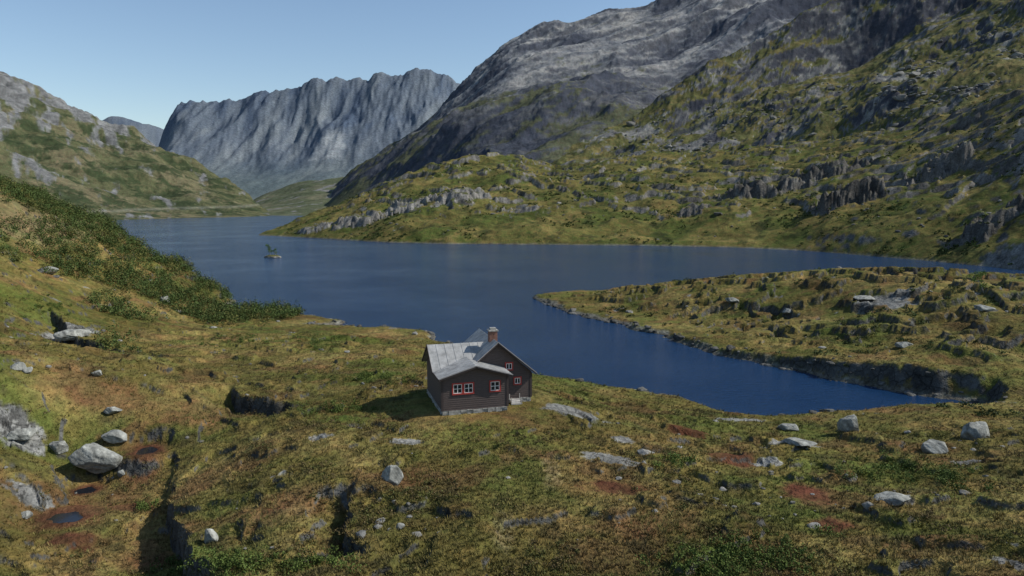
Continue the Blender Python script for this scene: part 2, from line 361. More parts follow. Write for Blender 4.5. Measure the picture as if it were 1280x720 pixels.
for px,py,pz,pr in pads:
    w=1-ss(pr*0.9,pr*2.2,np.hypot(a-px,b-py)+0.5*pr*fbm(a,b,pr*1.2,3,41)); c=mixc(c,(0.085,0.036,0.024),w*0.9); rk=rk*(1-w)
uw=ss(0,0.4,-d[m]); c=mixc(c,(0.05,0.05,0.03),uw)
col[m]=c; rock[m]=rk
m=lid==1; a=x[m];b=y[m]
c=np.tile(np.array((0.108,0.10,0.034),np.float32),(m.sum(),1))
c=mixc(c,(0.17,0.135,0.052),ss(-0.1,0.3,fbm(a,b,40,6,61,0.65)))
c=mixc(c,(0.063,0.08,0.022),0.85*ss(-0.03,0.18,fbm(a,b,28,6,62,0.7)))
c=mixc(c,(0.03,0.035,0.015),0.7*ss(0.07,0.27,fbm(a,b,12,5,63,0.7)))
right=ss(150,330,a)
rk=ss(0.74,0.92,sl[m]+0.55*fbm(a,b,20,5,64,0.68)+0.14*right)
rk=np.maximum(rk,ss(0.46,0.5,fbm(a,b,11,5,65,0.68)+0.06*right)*0.85)
rk=np.maximum(rk,(1-ss(0.2,0.8,z[m]))*0.7)
tn=np.where(fbm(a,b,40,3,66)+0.05-0.25*right>0,0.75,0.45)
for cx_,cy_,rx,ry,hh,tone in crops:
    q=np.hypot((a-cx_)/rx,(b-cy_)/ry)+1.2*fbm(a,b,max(rx*0.5,8),4,43,0.6); w=1-ss(0.95,1.05,q); rk=np.maximum(rk,w*ss(0.35,0.6,sl[m]+0.9*fbm(a,b,7,4,68,0.7)+0.1)); tn=np.where(w>0.1,tone,tn)
rc=np.array((0.235,0.225,0.205))[None,:]*(tn*(0.9+1.0*fbm(a,b,4,4,67,0.7)))[:,None]
c=c*(1-rk[:,None])+rc*rk[:,None]; col[m]=c; rock[m]=rk
m=lid==2; a=x[m];b=y[m];zz=z[m]
c=np.tile(np.array((0.082,0.086,0.048),np.float32),(m.sum(),1))
c=mixc(c,(0.125,0.112,0.072),ss(-0.1,0.3,fbm(a,b,120,6,71,0.65)))
c=mixc(c,(0.033,0.046,0.024),0.9*ss(-0.08,0.12,fbm(a,b,50,6,72,0.72))*(1-ss(140,360,zz)))
ang_=np.arctan2(a,b)
st=fbm(ang_*900,b*0.12,22,5,73,0.6)+0.35*fbm(a,b,90,5,74,0.68)
rk=ss(0.0,0.2,st+0.5*ss(40,260,zz)-0.18); 
rc=np.array((0.165,0.168,0.172))[None,:]*(0.9+1.0*fbm(a,b,25,5,75,0.7)[:,None])
c=c*(1-rk[:,None])+rc*rk[:,None]
road=np.exp(-((zz-11-0.02*(b-1000))/1.6)**2)*(zz<30); c=mixc(c,(0.25,0.24,0.22),0.35*road)
col[m]=c; rock[m]=rk*0.7
m=lid==3;a=x[m];b=y[m]
c=np.tile(np.array((0.075,0.088,0.055),np.float32),(m.sum(),1)); c=mixc(c,(0.12,0.12,0.085),ss(-0.1,0.3,fbm(a,b,90,6,81,0.65)))
c=mixc(c,(0.17,0.17,0.18),ss(0.15,0.3,fbm(a,b,60,5,82,0.65))); col[m]=c
m=lid==4;a=x[m];b=y[m];zz=z[m]
p_=a*0.85+b*0.5; q_=-0.5*a+0.85*b
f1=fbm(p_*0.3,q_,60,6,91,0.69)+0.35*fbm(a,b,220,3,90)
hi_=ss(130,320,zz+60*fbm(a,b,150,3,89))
c=np.tile(np.array((0.135,0.142,0.158),np.float32),(m.sum(),1))*(0.6+0.55*hi_[:,None])  # shaded lower face and sunlit upper slabs painted into the rock colour by height
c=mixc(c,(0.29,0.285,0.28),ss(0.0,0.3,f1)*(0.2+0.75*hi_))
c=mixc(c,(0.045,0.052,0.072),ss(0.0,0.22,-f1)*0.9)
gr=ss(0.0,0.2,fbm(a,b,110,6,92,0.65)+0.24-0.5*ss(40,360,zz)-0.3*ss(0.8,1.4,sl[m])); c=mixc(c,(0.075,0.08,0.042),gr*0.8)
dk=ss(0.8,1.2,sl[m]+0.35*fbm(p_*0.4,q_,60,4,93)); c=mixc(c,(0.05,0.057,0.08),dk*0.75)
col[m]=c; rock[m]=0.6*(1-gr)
m=lid==5;a=x[m];b=y[m];zz=z[m]
p_=a*0.8+b*0.6; q_=-0.6*a+0.8*b
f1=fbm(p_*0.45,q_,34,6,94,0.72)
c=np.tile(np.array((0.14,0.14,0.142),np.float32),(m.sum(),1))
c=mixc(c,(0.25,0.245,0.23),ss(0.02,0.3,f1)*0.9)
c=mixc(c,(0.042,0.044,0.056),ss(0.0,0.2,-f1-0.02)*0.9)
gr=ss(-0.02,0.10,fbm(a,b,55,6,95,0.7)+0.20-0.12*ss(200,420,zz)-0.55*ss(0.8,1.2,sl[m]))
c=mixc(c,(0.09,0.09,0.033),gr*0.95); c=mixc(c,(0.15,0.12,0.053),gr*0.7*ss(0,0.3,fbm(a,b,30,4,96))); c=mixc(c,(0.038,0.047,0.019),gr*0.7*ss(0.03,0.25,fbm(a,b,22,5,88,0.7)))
dk=ss(0.95,1.3,sl[m]+0.3*fbm(a,b,30,4,97)); c=mixc(c,(0.04,0.044,0.06),dk*0.9)  # shadow of the steep cliff band painted in as darker rock
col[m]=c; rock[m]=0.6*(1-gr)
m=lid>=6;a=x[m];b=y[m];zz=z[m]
c=np.tile(np.array((0.105,0.127,0.172),np.float32),(m.sum(),1))  # aerial haze painted in: far rock gets a bluish base colour
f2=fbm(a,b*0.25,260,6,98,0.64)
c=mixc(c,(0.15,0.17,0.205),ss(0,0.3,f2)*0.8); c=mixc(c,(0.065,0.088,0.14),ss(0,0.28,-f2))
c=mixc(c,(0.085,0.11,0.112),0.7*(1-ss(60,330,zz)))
sx,sy,sz=hits([(412,180)],7000)[0]; sn=(1-ss(0.4,1.0,np.hypot((a-sx)/110,(b-sy)/180)+0.8*fbm(a,b,90,4,100))); c=mixc(c,(0.30,0.32,0.36),sn*0.7)
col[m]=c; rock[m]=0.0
col=np.clip(col,0.008,0.7)
nR,nT=X.shape
i=(np.arange(nR-1)[:,None]*nT+np.arange(nT-1)[None,:]).ravel()
faces=np.c_[i,i+1,i+nT+1,i+nT]
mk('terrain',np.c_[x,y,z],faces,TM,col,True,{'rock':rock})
# ------------------------------------------------------------------ water
m_,nt,b_=newmat('lake_water')
geo=N(nt,'ShaderNodeNewGeometry'); P=geo.outputs['Position']
b_.inputs['Base Color'].default_value=(0.006,0.028,0.078,1); b_.inputs['Roughness'].default_value=0.12; b_.inputs['IOR'].default_value=1.33; b_.inputs['Specular IOR Level'].default_value=0.46
mp=N(nt,'ShaderNodeMapping'); mp.inputs['Scale'].default_value=(0.8,1.4,1); nt.links.new(P,mp.inputs[0])
w1=noise(nt,1.3,5,0.6,mp.outputs[0]); w2=noise(nt,0.02,5,0.65,P)
bu=N(nt,'ShaderNodeBump'); bu.inputs['Distance'].default_value=0.45; nt.links.new(w1.outputs[0],bu.inputs['Height']); nt.links.new(maprange(nt,w2.outputs[0],0.35,0.65,0.3,1.0),bu.inputs['Strength'])
nt.links.new(bu.outputs[0],b_.inputs['Normal'])
mk('lake_water',[(-6000,5,0),(6000,5,0),(6000,2900,0),(-6000,2900,0)],[(0,1,2,3)],m_)
pm,nt,b_=newmat('pool_water'); b_.inputs['Base Color'].default_value=(0.012,0.013,0.018,1); b_.inputs['Roughness'].default_value=0.1; b_.inputs['Specular IOR Level'].default_value=0.3
nn_=noise(nt,3,2); bu=N(nt,'ShaderNodeBump'); bu.inputs['Distance'].default_value=0.01; nt.links.new(nn_.outputs[0],bu.inputs['Height']); nt.links.new(bu.outputs[0],b_.inputs['Normal'])
V=[];Fc=[]
for px,py,pz,pr in pads:
    o=len(V); V.append((px,py,pz+0.01)); k=24
    for t in range(k): V.append((px+1.3*pr*math.cos(t/k*6.2832),py+1.3*pr*math.sin(t/k*6.2832),pz+0.01))
    for t in range(k): Fc.append((o,o+1+t,o+1+(t+1)%k))
mk('bog_pools',V,Fc,pm)
# ------------------------------------------------------------------ rocks
import bmesh
def ico(sub):
    bm=bmesh.new(); bmesh.ops.create_icosphere(bm,subdivisions=sub,radius=1)
    V=np.array([v.co[:] for v in bm.verts]); Fc=np.array([[v.index for v in f.verts] for f in bm.faces]); bm.free(); return V,Fc
I4=ico(5); I2=ico(2)
def rockshape(I,rg,planes=13):
    V,Fc=I; nn=rg.normal(size=(planes,3)); nn/=np.linalg.norm(nn,axis=1)[:,None]; dd=rg.uniform(0.6,0.95,planes)
    dt_=V@nn.T; rad=np.where(dt_>0.05,dd[None]/np.maximum(dt_,0.05),9).min(1); rad=np.minimum(rad,1.2)
    V=V*rad[:,None]
    V=V+V*0.10*(fbm(V[:,0]*3+V[:,2]*2,V[:,1]*3-V[:,2]*2,1.0,5,int(rg.integers(90)),0.6))[:,None]
    V=V-(V.max(0)+V.min(0))/2
    return V/np.abs(V).max(0),Fc
def boulder(u,v,w,h,seed,dep=None,tone=1.0):
    p=hits([(u,v+h*0.42)])[0]; D=p[1]*cp+(HC-p[2])*sp; sx=w/900*D/2; sz=h/900*D*0.60
    rg=np.random.default_rng(seed); V,Fc=rockshape(I4,rg)
    V=V*np.array([sx,(dep or 0.8)*sx,sz]); 
    an=rg.uniform(-0.3,0.3); V=V@np.array([[math.cos(an),math.sin(an),0],[-math.sin(an),math.cos(an),0],[0,0,1]])
    lich=fbm(V[:,0]*1.3+V[:,2]+p[0],V[:,1]*1.3-V[:,2],0.7,5,seed,0.65)
    V=V+p+np.array([0,0,sz*0.40])
    c=np.array((0.235,0.238,0.213))[None]*(1+1.1*lich[:,None])*tone
    mk('boulder',V,Fc,ROCKM,np.clip(c,0.03,0.6),True)
BL=[(125,565,58,34),(145,543,34,13),(490,592,28,30),(1060,528,26,24),(1168,558,36,16),(1216,538,38,30),(73,556,24,12),(28,540,34,12),(140,511,24,9),
 (22,457,22,10),(985,532,28,9),(34,462,14,8),(60,337,24,9),(1112,620,44,9),(1000,552,40,6),(92,418,40,12),(120,466,14,6),(500,657,12,7),(152,590,12,9),(32,642,16,8),(206,374,12,10),(264,668,18,20),(1130,430,20,7),(1232,384,22,7),(985,388,16,7),(1082,372,34,5),(915,375,18,6)]
for k,(u,v,w,h) in enumerate(BL): boulder(u,v,w,h,100+k)
def rockfield(name,pts,size,I,tone,seed,flat=0.7):
    rg=np.random.default_rng(seed); protos=[rockshape(I,rg) for _ in range(10)]
    Vs=[];Fs=[];Cs=[];off=0
    zz=height(pts[:,0],pts[:,1])
    for j in range(len(pts)):
        V,Fc=protos[rg.integers(10)]; s=size[j]; an=rg.uniform(0,6.28); ca,sa=math.cos(an),math.sin(an)
        V=V*np.array([s,s*rg.uniform(0.6,1),s*flat*rg.uniform(0.5,1)]); V=V@np.array([[ca,sa,0],[-sa,ca,0],[0,0,1]])
        Vs.append(V+np.array([pts[j,0],pts[j,1],zz[j]+0.05*s])); Fs.append(Fc+off); off+=len(V)
        Cs.append(np.tile(np.array((0.27,0.265,0.24))*tone*rg.uniform(0.5,1.15),(len(V),1)))
    return mk(name,np.concatenate(Vs),np.concatenate(Fs),ROCKM,np.clip(np.concatenate(Cs),0.02,0.6),False)
def polar(nn,r0,r1,a0,a1,pw=1.0):
    r=r0*(r1/r0)**(rng.random(nn)**pw); t=np.radians(a0+(a1-a0)*rng.random(nn)); return np.c_[r*np.sin(t),r*np.cos(t)]
p=polar(9000,27,170,-42,42); h,l,dd=height(p[:,0],p[:,1],True)
cl=fbm(p[:,0],p[:,1],12,3,110); ok=(dd>0.3)&(l==0)&(rng.random(9000)<0.02+0.28*ss(0.18,0.45,cl))&(np.hypot(p[:,0]-CABC[0],p[:,1]-CABC[1])>8)
p=p[ok]; rockfield('scattered_rocks',p,np.exp(rng.normal(-2.0,0.6,len(p)))*(0.6+np.hypot(*p.T)/130),I2,0.8,3)
sh=[]
for i in range(5,len(shore)-11):
    A_,B_=shore[i],shore[i+1]; L_=np.hypot(*(B_-A_)); k=int(L_*2.6)
    for t in rng.random(k): sh.append(A_+(B_-A_)*t+rng.normal(0,0.8,2))
sh=np.array(sh); rockfield('shoreline_stones',sh,np.exp(rng.normal(-1.5,0.6,len(sh))),I2,0.42,4)
p=polar(9000,230,640,-18,42); h,l,dd=height(p[:,0],p[:,1],True); cl=fbm(p[:,0],p[:,1],50,4,111)
ok=(l==1)&(h>0)&(rng.random(9000)<0.02+0.2*ss(0.1,0.4,cl)); p=p[ok]; rockfield('hillside_rocks',p,np.exp(rng.normal(-0.4,0.55,len(p))),I2,0.65,5)
p=polar(16000,480,1000,8,42); h,l,dd=height(p[:,0],p[:,1],True); cl=fbm(p[:,0],p[:,1],70,4,112)
ok=(l==5)&(rng.random(16000)<0.04+0.5*ss(0.04,0.3,cl)); p=p[ok]; rockfield('scree_boulders',p,np.exp(rng.normal(0.35,0.55,len(p))),I2,0.72,6)
# ------------------------------------------------------------------ vegetation
def tussocks(name,p,hgt,cols,nb=12,seed=1):
    rg=np.random.default_rng(seed); T=len(p); zz=height(p[:,0],p[:,1])
    base=np.c_[p,zz-0.02][:,None,:]; an=rg.random((T,nb))*6.28; ro=rg.random((T,nb))*0.7*hgt[:,None]
    dirx=np.cos(an);diry=np.sin(an)
    r0=base+np.stack([dirx*ro,diry*ro,0*ro],-1)
    hh=hgt[:,None]*rg.uniform(0.6,1.2,(T,nb)); lean=hh*rg.uniform(0.2,0.9,(T,nb)); wd=hgt[:,None]*0.11
    side=np.stack([-diry*wd,dirx*wd,0*an],-1)
    tip=r0+np.stack([dirx*lean,diry*lean,hh],-1)
    V=np.stack([r0-side,r0+side,tip],2).reshape(-1,3); Fc=np.arange(len(V)).reshape(-1,3)
    c=np.repeat(cols[:,None,:],nb,1)*rg.uniform(0.8,1.5,(T,nb,1)); c=np.repeat(c[:,:,None,:],3,2).reshape(-1,3)
    return mk(name,V,Fc,GRASSM,np.clip(c,0.005,0.5))
p=polar(80000,27,115,-40,40,1.15); h,l,dd=height(p[:,0],p[:,1],True)
ok=(dd>0.5)&(l==0)&(fbm(p[:,0],p[:,1],5,5,55,0.6)<0.47)&(np.hypot(p[:,0]-CABC[0],p[:,1]-CABC[1])>6.5)
for q,cc in zip(patches,pc):
    if q[4] in('slab','red'):
        D=cc[1]*cp+(HC-cc[2])*sp; rx=q[2]/900*D; ry=q[3]*cc[1]**2/(900*(HC-cc[2])); ok&=np.hypot((p[:,0]-cc[0])/rx,(p[:,1]-cc[1])/ry)+0.5*(rng.random(len(p))-0.5)>0.8
for px,py,pz,pr in pads: ok&=np.hypot(p[:,0]-px,p[:,1]-py)>pr*1.6
p=p[ok]
tussocks('grass',p,rng.uniform(0.08,0.24,len(p)),nearcol(*p.T),8,2)
def leafclouds(name,p,rad,hgt,cols,nl,leaf,seed,lobes=5):
    rg=np.random.default_rng(seed); T=len(p); zz=height(p[:,0],p[:,1]); base=np.c_[p,zz]
    lc=rg.normal(size=(T,lobes,3))*np.array([0.5,0.5,0.25]); lc[:,:,2]=np.abs(lc[:,:,2])+0.35
    li=rg.integers(0,lobes,(T,nl)); cpos=np.take_along_axis(lc,li[:,:,None].repeat(3,2),1)
    dv=rg.normal(size=(T,nl,3)); dv/=np.linalg.norm(dv,axis=2)[:,:,None]; dv*=(rg.random((T,nl,1))**0.4)*0.42
    q=cpos+dv; q[:,:,2]=np.maximum(q[:,:,2],0.02)
    q=q*np.stack([rad,rad,hgt],-1)[:,None,:]+base[:,None,:]
    n1=rg.normal(size=(T,nl,3)); n1/=np.linalg.norm(n1,axis=2)[:,:,None]; n2=rg.normal(size=(T,nl,3)); n2=np.cross(n1,n2); n2/=np.linalg.norm(n2,axis=2)[:,:,None]
    s=(leaf[:,None]*rg.uniform(0.6,1.3,(T,nl)))[:,:,None]
    V=np.stack([q-n1*s,q+n2*s*0.6,q+n1*s,q-n2*s*0.6],2).reshape(-1,3); Fc=np.arange(len(V)).reshape(-1,4)
    c=cols[:,None,:]*rg.uniform(0.7,1.4,(T,nl))[:,:,None]; c=np.repeat(c[:,:,None,:],4,2).reshape(-1,3)
    return mk(name,V,Fc,LEAFM,np.clip(c,0.004,0.4))
p=polar(9000,28,150,-41,41,1.1); h,l,dd=height(p[:,0],p[:,1],True); cl=fbm(p[:,0],p[:,1],7,4,120)
ok=(dd>1)&(l==0)&(cl>0.14)&(np.hypot(p[:,0]-CABC[0],p[:,1]-CABC[1])>9)
for px,py,pz,pr in pads: ok&=np.hypot(p[:,0]-px,p[:,1]-py)>pr*2
p=p[ok]
cs=np.where(rng.random((len(p),1))<0.45,np.array([[0.078,0.082,0.027]]),np.array([[0.105,0.08,0.036]]))
leafclouds('heather',p,rng.uniform(0.25,0.6,len(p)),rng.uniform(0.12,0.3,len(p)),cs,40,np.full(len(p),0.055),11)
cl=[(905,705,60,18,40),(1100,590,40,10,26),(1190,600,40,12,20),(280,708,50,12,26),(400,705,60,12,16),(845,578,20,5,10),(430,512,40,6,22),(480,475,45,6,30),(320,425,30,6,14),(400,430,30,8,26),(60,385,40,10,24),(180,635,12,6,6),(930,690,30,12,12),(1000,690,40,20,8),(250,430,30,8,10)]
uv=[]
for u,v,ru,rv,k in cl:
    for _ in range(k): uv.append((u+rng.normal()*ru*0.6,v+rng.normal()*rv*0.6))
P3=hits(uv); hh,ll,dd=height(P3[:,0],P3[:,1],True); P3=P3[(dd>0.5)&(ll==0)]
cs=np.array([[0.076,0.105,0.026]])*rng.uniform(0.7,1.3,(len(P3),1))
leafclouds('willow_shrubs',P3[:,:2],rng.uniform(0.35,0.85,len(P3)),rng.uniform(0.25,0.6,len(P3)),cs,150,np.full(len(P3),0.055),12)
p=np.c_[rng.uniform(-120,-40,11000),rng.uniform(80,180,11000)]; h,l,dd=height(p[:,0],p[:,1],True)
pr=0.6*ss(-0.2,0.2,fbm(p[:,0],p[:,1],16,4,121)+0.6*ss(105,145,p[:,1])-0.3)
ok=(dd>0.6)&(l==0)&(rng.random(11000)<pr); p=p[ok]
cs=np.where(rng.random((len(p),1))<0.8,np.array([[0.06,0.086,0.025]]),np.array([[0.10,0.10,0.03]]))*rng.uniform(0.6,1.35,(len(p),1))
leafclouds('birch_thicket',p,rng.uniform(0.7,1.7,len(p)),rng.uniform(0.8,2.4,len(p)),cs,90,np.full(len(p),0.13),13)
p=polar(26000,230,650,-18,42); h,l,dd=height(p[:,0],p[:,1],True)
ok=(l==1)&(h>0.8)&(rng.random(26000)<0.02+0.42*ss(0.0,0.25,fbm(p[:,0],p[:,1],38,5,122,0.65))); p=p[ok]
cs=np.array([[0.052,0.072,0.021]])*rng.uniform(0.6,1.4,(len(p),1))
leafclouds('hillside_shrubs',p,rng.uniform(0.7,1.7,len(p)),rng.uniform(0.5,1.3,len(p)),cs,22,np.full(len(p),0.38),14)
p=polar(9000,78,180,-2,42); h,l,dd=height(p[:,0],p[:,1],True)
ok=(l==0)&(dd>1)&(rng.random(9000)<0.01+0.25*ss(0.0,0.3,fbm(p[:,0],p[:,1],14,5,123,0.65))); p=p[ok]
cs=np.array([[0.058,0.074,0.025]])*rng.uniform(0.6,1.4,(len(p),1))
leafclouds('peninsula_shrubs',p,rng.uniform(0.4,0.9,len(p)),rng.uniform(0.25,0.55,len(p)),cs,45,np.full(len(p),0.12),15)
def tree(u,v,hgt,seed,pos=None,tint=(0.06,0.11,0.02)):
    rg=np.random.default_rng(seed)
    if pos is None: pos=hits([(u,v)])[0]
    root=bpy.data.objects.new('birch_tree',None); scene.collection.objects.link(root)
    bm=bmesh.new()
    def limb(p0,p1,r0,r1):
        p0=Vector(p0);p1=Vector(p1); q=(p1-p0).to_track_quat('Z','Y').to_matrix(); v=[]
        for P_,r in((p0,r0),(p1,r1)): v.append([bm.verts.new(P_+q@Vector((math.cos(t)*r,math.sin(t)*r,0))) for t in np.linspace(0,6.283,7)[:-1]])
        for i in range(6): bm.faces.new((v[0][i],v[0][(i+1)%6],v[1][(i+1)%6],v[1][i]))
    prev=np.array([0,0,-0.3]); tips=[]
    for i in range(5):
        nx=prev+np.array([rg.normal()*0.05*hgt,rg.normal()*0.05*hgt,hgt*0.2]); limb(prev,nx,hgt*0.028*(1-i*0.17),hgt*0.028*(1-(i+1)*0.17)); prev=nx
        if i>0:
            for k in range(3):
                t=nx+np.array([rg.normal(),rg.normal(),0.5])*hgt*0.13; limb(nx,t,hgt*0.009,hgt*0.003); tips.append(t)
    tips.append(prev)
    me=bpy.data.meshes.new('trunk'); bm.to_mesh(me); bm.free(); tm,nt,b_=newmat('birch_bark'); b_.inputs['Base Color'].default_value=(0.25,0.22,0.18,1); me.materials.append(tm)
    o=bpy.data.objects.new('trunk',me); scene.collection.objects.link(o); o.parent=root
    tips=np.array(tips); nl=900; q=tips[rg.integers(0,len(tips),nl)]+rg.normal(size=(nl,3))*hgt*0.07
    n1=rg.normal(size=(nl,3)); n1/=np.linalg.norm(n1,axis=1)[:,None]; n2=np.cross(n1,rg.normal(size=(nl,3))); n2/=np.linalg.norm(n2,axis=1)[:,None]; s=hgt*0.025
    V=np.stack([q-n1*s,q+n2*s*.7,q+n1*s,q-n2*s*.7],1).reshape(-1,3); c=np.repeat(np.array([tint])*rg.uniform(0.6,1.5,(nl,1)),4,0)
    f=mk('foliage',V,np.arange(len(V)).reshape(-1,4),LEAFM,c); f.parent=root; root.location=tuple(float(t) for t in pos)
ix,iy=G(341,322)
V,Fc=ico(4); V=V*np.array([3.4,2.2,1.0]); V*= (1+0.25*fbm(V[:,0],V[:,1]+V[:,2],1.5,4,7))[:,None]
c=np.where((V[:,2:3]>0.45),np.array([[0.09,0.085,0.03]]),np.array([[0.22,0.21,0.19]])); mk('island',V+np.array([ix,iy,0.1]),Fc,ROCKM,c,True)
tree(0,0,4.0,5,pos=(ix-0.8,iy,0.9)); tree(0,0,2.6,6,pos=(ix+0.9,iy+0.3,0.8))
tree(1230,364,3.0,9,tint=(0.10,0.16,0.035))
# ------------------------------------------------------------------ cabin
def pmat(name,c,rough=0.7,ns=6,var=0.25,metal=0,stretch=None):
    m,nt,b=newmat(name); tc=N(nt,'ShaderNodeTexCoord'); mp=N(nt,'ShaderNodeMapping'); nt.links.new(tc.outputs['Object'],mp.inputs[0])
    if stretch: mp.inputs['Scale'].default_value=stretch
    n=noise(nt,ns,6,0.65,mp.outputs[0]); rgb=N(nt,'ShaderNodeRGB'); rgb.outputs[0].default_value=(*c,1)
    nt.links.new(mult(nt,rgb.outputs[0],maprange(nt,n.outputs[0],0.3,0.7,1-var,1+var)),b.inputs['Base Color']); b.inputs['Roughness'].default_value=rough; b.inputs['Metallic'].default_value=metal
    return m
WOOD=pmat('brown_stained_boards',(0.078,0.057,0.050),0.75,5,0.4,0,(0.5,0.5,6)); RED=pmat('red_trim',(0.36,0.04,0.03),0.6); WHITE=pmat('white_paint',(0.75,0.74,0.7),0.6,8,0.08)
ROOF=pmat('grey_roofing',(0.28,0.28,0.27),0.6,1.5,0.4); DKTRIM=pmat('dark_trim',(0.045,0.032,0.03),0.7); STONE=pmat('foundation_stone',(0.30,0.29,0.26),0.95,4,0.5); BRICK=pmat('chimney_brick',(0.22,0.11,0.08),0.9,8,0.4)
GLASS,nt,b_=newmat('window_glass'); b_.inputs['Base Color'].default_value=(0.02,0.025,0.03,1); b_.inputs['Roughness'].default_value=0.06
cab=bpy.data.objects.new('wooden_cabin',None); scene.collection.objects.link(cab)
ROT=math.radians(16)
cx,cy,_=[float(t) for t in W(553,519.5,56)]
cab.location=(cx,cy,PAD); cab.rotation_euler=(0,0,ROT)
def part(name,bm,mat):
    bmesh.ops.recalc_face_normals(bm,faces=bm.faces); me=bpy.data.meshes.new(name); bm.to_mesh(me); bm.free(); me.materials.append(mat)
    o=bpy.data.objects.new(name,me); scene.collection.objects.link(o); o.parent=cab; return o
def hexa(bm,p):
    v=[bm.verts.new(q) for q in p]
    for f in((3,2,1,0),(4,5,6,7),(0,1,5,4),(1,2,6,5),(2,3,7,6),(3,0,4,7)): bm.faces.new([v[i] for i in f])
def bx(bm,x0,x1,y0,y1,z0,z1): hexa(bm,[(x0,y0,z0),(x1,y0,z0),(x1,y1,z0),(x0,y1,z0),(x0,y0,z1),(x1,y0,z1),(x1,y1,z1),(x0,y1,z1)])
def clad(bm,axis,c,out,a0,a1,z0,eave,apex=None,h=0.17):
    z=z0
    top=apex[1] if apex else eave
    def ext(zv):
        if not apex or zv<=eave: return a0,a1
        am,ah=apex; t=min((zv-eave)/(ah-eave),0.999); return a0+(am-a0)*t, a1+(am-a1)*t
    while z<top-0.03:
        z1=min(z+h-0.012,top-0.01); l0,r0=ext(z); l1,r1=ext(z1)
        if r0-l0<0.15: break
        i=c-out*0.06; ob=c+out*0.035; ot=c+out*0.012
        if axis=='x': hexa(bm,[(l0,ob,z),(r0,ob,z),(r0,i,z),(l0,i,z),(l1,ot,z1),(r1,ot,z1),(r1,i,z1),(l1,i,z1)])
        else: hexa(bm,[(ob,l0,z),(ob,r0,z),(i,r0,z),(i,l0,z),(ot,l1,z1),(ot,r1,z1),(i,r1,z1),(i,l1,z1)])
        z+=h
FZ=0.35
bm=bmesh.new()
clad(bm,'x',0,-1,0,5.4,FZ,3.0,(2.7,3.8)); clad(bm,'y',0,-1,0.0,2.2,FZ,3.0); clad(bm,'y',5.4,1,0.0,2.2,FZ,3.0)
clad(bm,'y',0,-1,2.2,7.2,FZ,3.0,(4.7,4.7)); clad(bm,'x',7.2,1,0,2.1,FZ,3.0)
clad(bm,'x',2.2,-1,2.1,8.1,FZ,2.65,(5.1,5.15)); clad(bm,'y',8.1,1,2.2,8.2,FZ,2.65); clad(bm,'x',8.2,1,2.1,8.1,FZ,2.65,(5.1,5.15)); clad(bm,'y',2.1,-1,7.2,8.2,FZ,2.65)
part('walls',bm,WOOD)
bm=bmesh.new(); bx(bm,0.07,5.33,0.07,2.2,0.1,2.95); bx(bm,0.07,2.2,2.27,7.1,0.1,2.95); bx(bm,2.2,8.0,2.3,8.1,0.1,2.6); part('wall_core',bm,DKTRIM)
bm=bmesh.new()
rg=np.random.default_rng(5)
def stones(ax,c,a0,a1,s):
    t=a0
    while t<a1:
        w=rg.uniform(0.25,0.55); zz=-0.35
        while zz<FZ-0.03:
            hh=min(rg.uniform(0.14,0.26),FZ-zz); o=rg.uniform(-0.03,0.06)
            p=(t+0.01,min(t+w,a1)-0.01)
            if ax=='x': bx(bm,p[0],p[1],c-0.05-o,c+0.25,zz,zz+hh-0.012) if s<0 else bx(bm,p[0],p[1],c-0.25,c+0.02+o,zz,zz+hh-0.012)
            else: bx(bm,c-0.05-o,c+0.25,p[0],p[1],zz,zz+hh-0.012) if s<0 else bx(bm,c-0.25,c+0.02+o,p[0],p[1],zz,zz+hh-0.012)
            zz+=hh
        t+=w
stones('x',0.0,0.0,5.4,-1);stones('y',0.0,0.26,7.2,-1);stones('y',5.4,0.26,2.2,1);stones('x',2.2,5.45,8.1,-1);stones('y',8.1,2.5,8.2,1)
o=part('stone_foundation',bm,STONE); mod=o.modifiers.new('b','BEVEL'); mod.width=0.03; mod.segments=2
def slab(bm,pr0,pr1,pe0,pe1,t=0.1):
    hexa(bm,[(*pe0[:2],pe0[2]-t),(*pe1[:2],pe1[2]-t),(*pr1[:2],pr1[2]-t),(*pr0[:2],pr0[2]-t),pe0,pe1,pr1,pr0])
def ribs(bm,pr0,pr1,pe0,pe1,k,w=0.03,h=0.03):
    pr0,pr1,pe0,pe1=map(Vector,(pr0,pr1,pe0,pe1)); dirn=(pr1-pr0).normalized(); 
    for i in range(k+1):
        t=i/k; A_=pr0.lerp(pr1,t); B_=pe0.lerp(pe1,t); up=Vector((0,0,h)); e=dirn*w/2
        if t==0: A_=A_+e;B_=B_+e
        if t==1: A_=A_-e;B_=B_-e
        lo=Vector((0,0,-0.01))
        hexa(bm,[tuple(B_-e+lo),tuple(B_+e+lo),tuple(A_+e+lo),tuple(A_-e+lo),tuple(B_-e+up),tuple(B_+e+up),tuple(A_+e+up),tuple(A_-e+up)])
bm=bmesh.new(); bmr=bmesh.new(); bt=bmesh.new(); br=bmesh.new()
def roof(ridge0,ridge1,eave0,eave1,k):
    slab(bm,ridge0,ridge1,eave0,eave1); ribs(bmr,ridge0,ridge1,eave0,eave1,k)
sC=0.8/2.7; oh=0.35
zr=3.8+0.16
roof((2.7,-0.45,zr),(2.7,3.5,zr),(-oh,-0.45,zr-sC*(2.7+oh)),(-oh,2.15,zr-sC*(2.7+oh)),6)
roof((2.7,-0.45,zr),(2.7,2.15,zr),(5.4+oh,-0.45,zr-sC*(2.7+oh)),(5.4+oh,2.15,zr-sC*(2.7+oh)),4)
sB=1.7/2.5; zb=4.7+0.17
roof((-0.4,4.7,zb),(4.75,4.7,zb),(-0.4,2.05,zb-sB*2.65),(4.75,2.05,zb-sB*2.65),7)
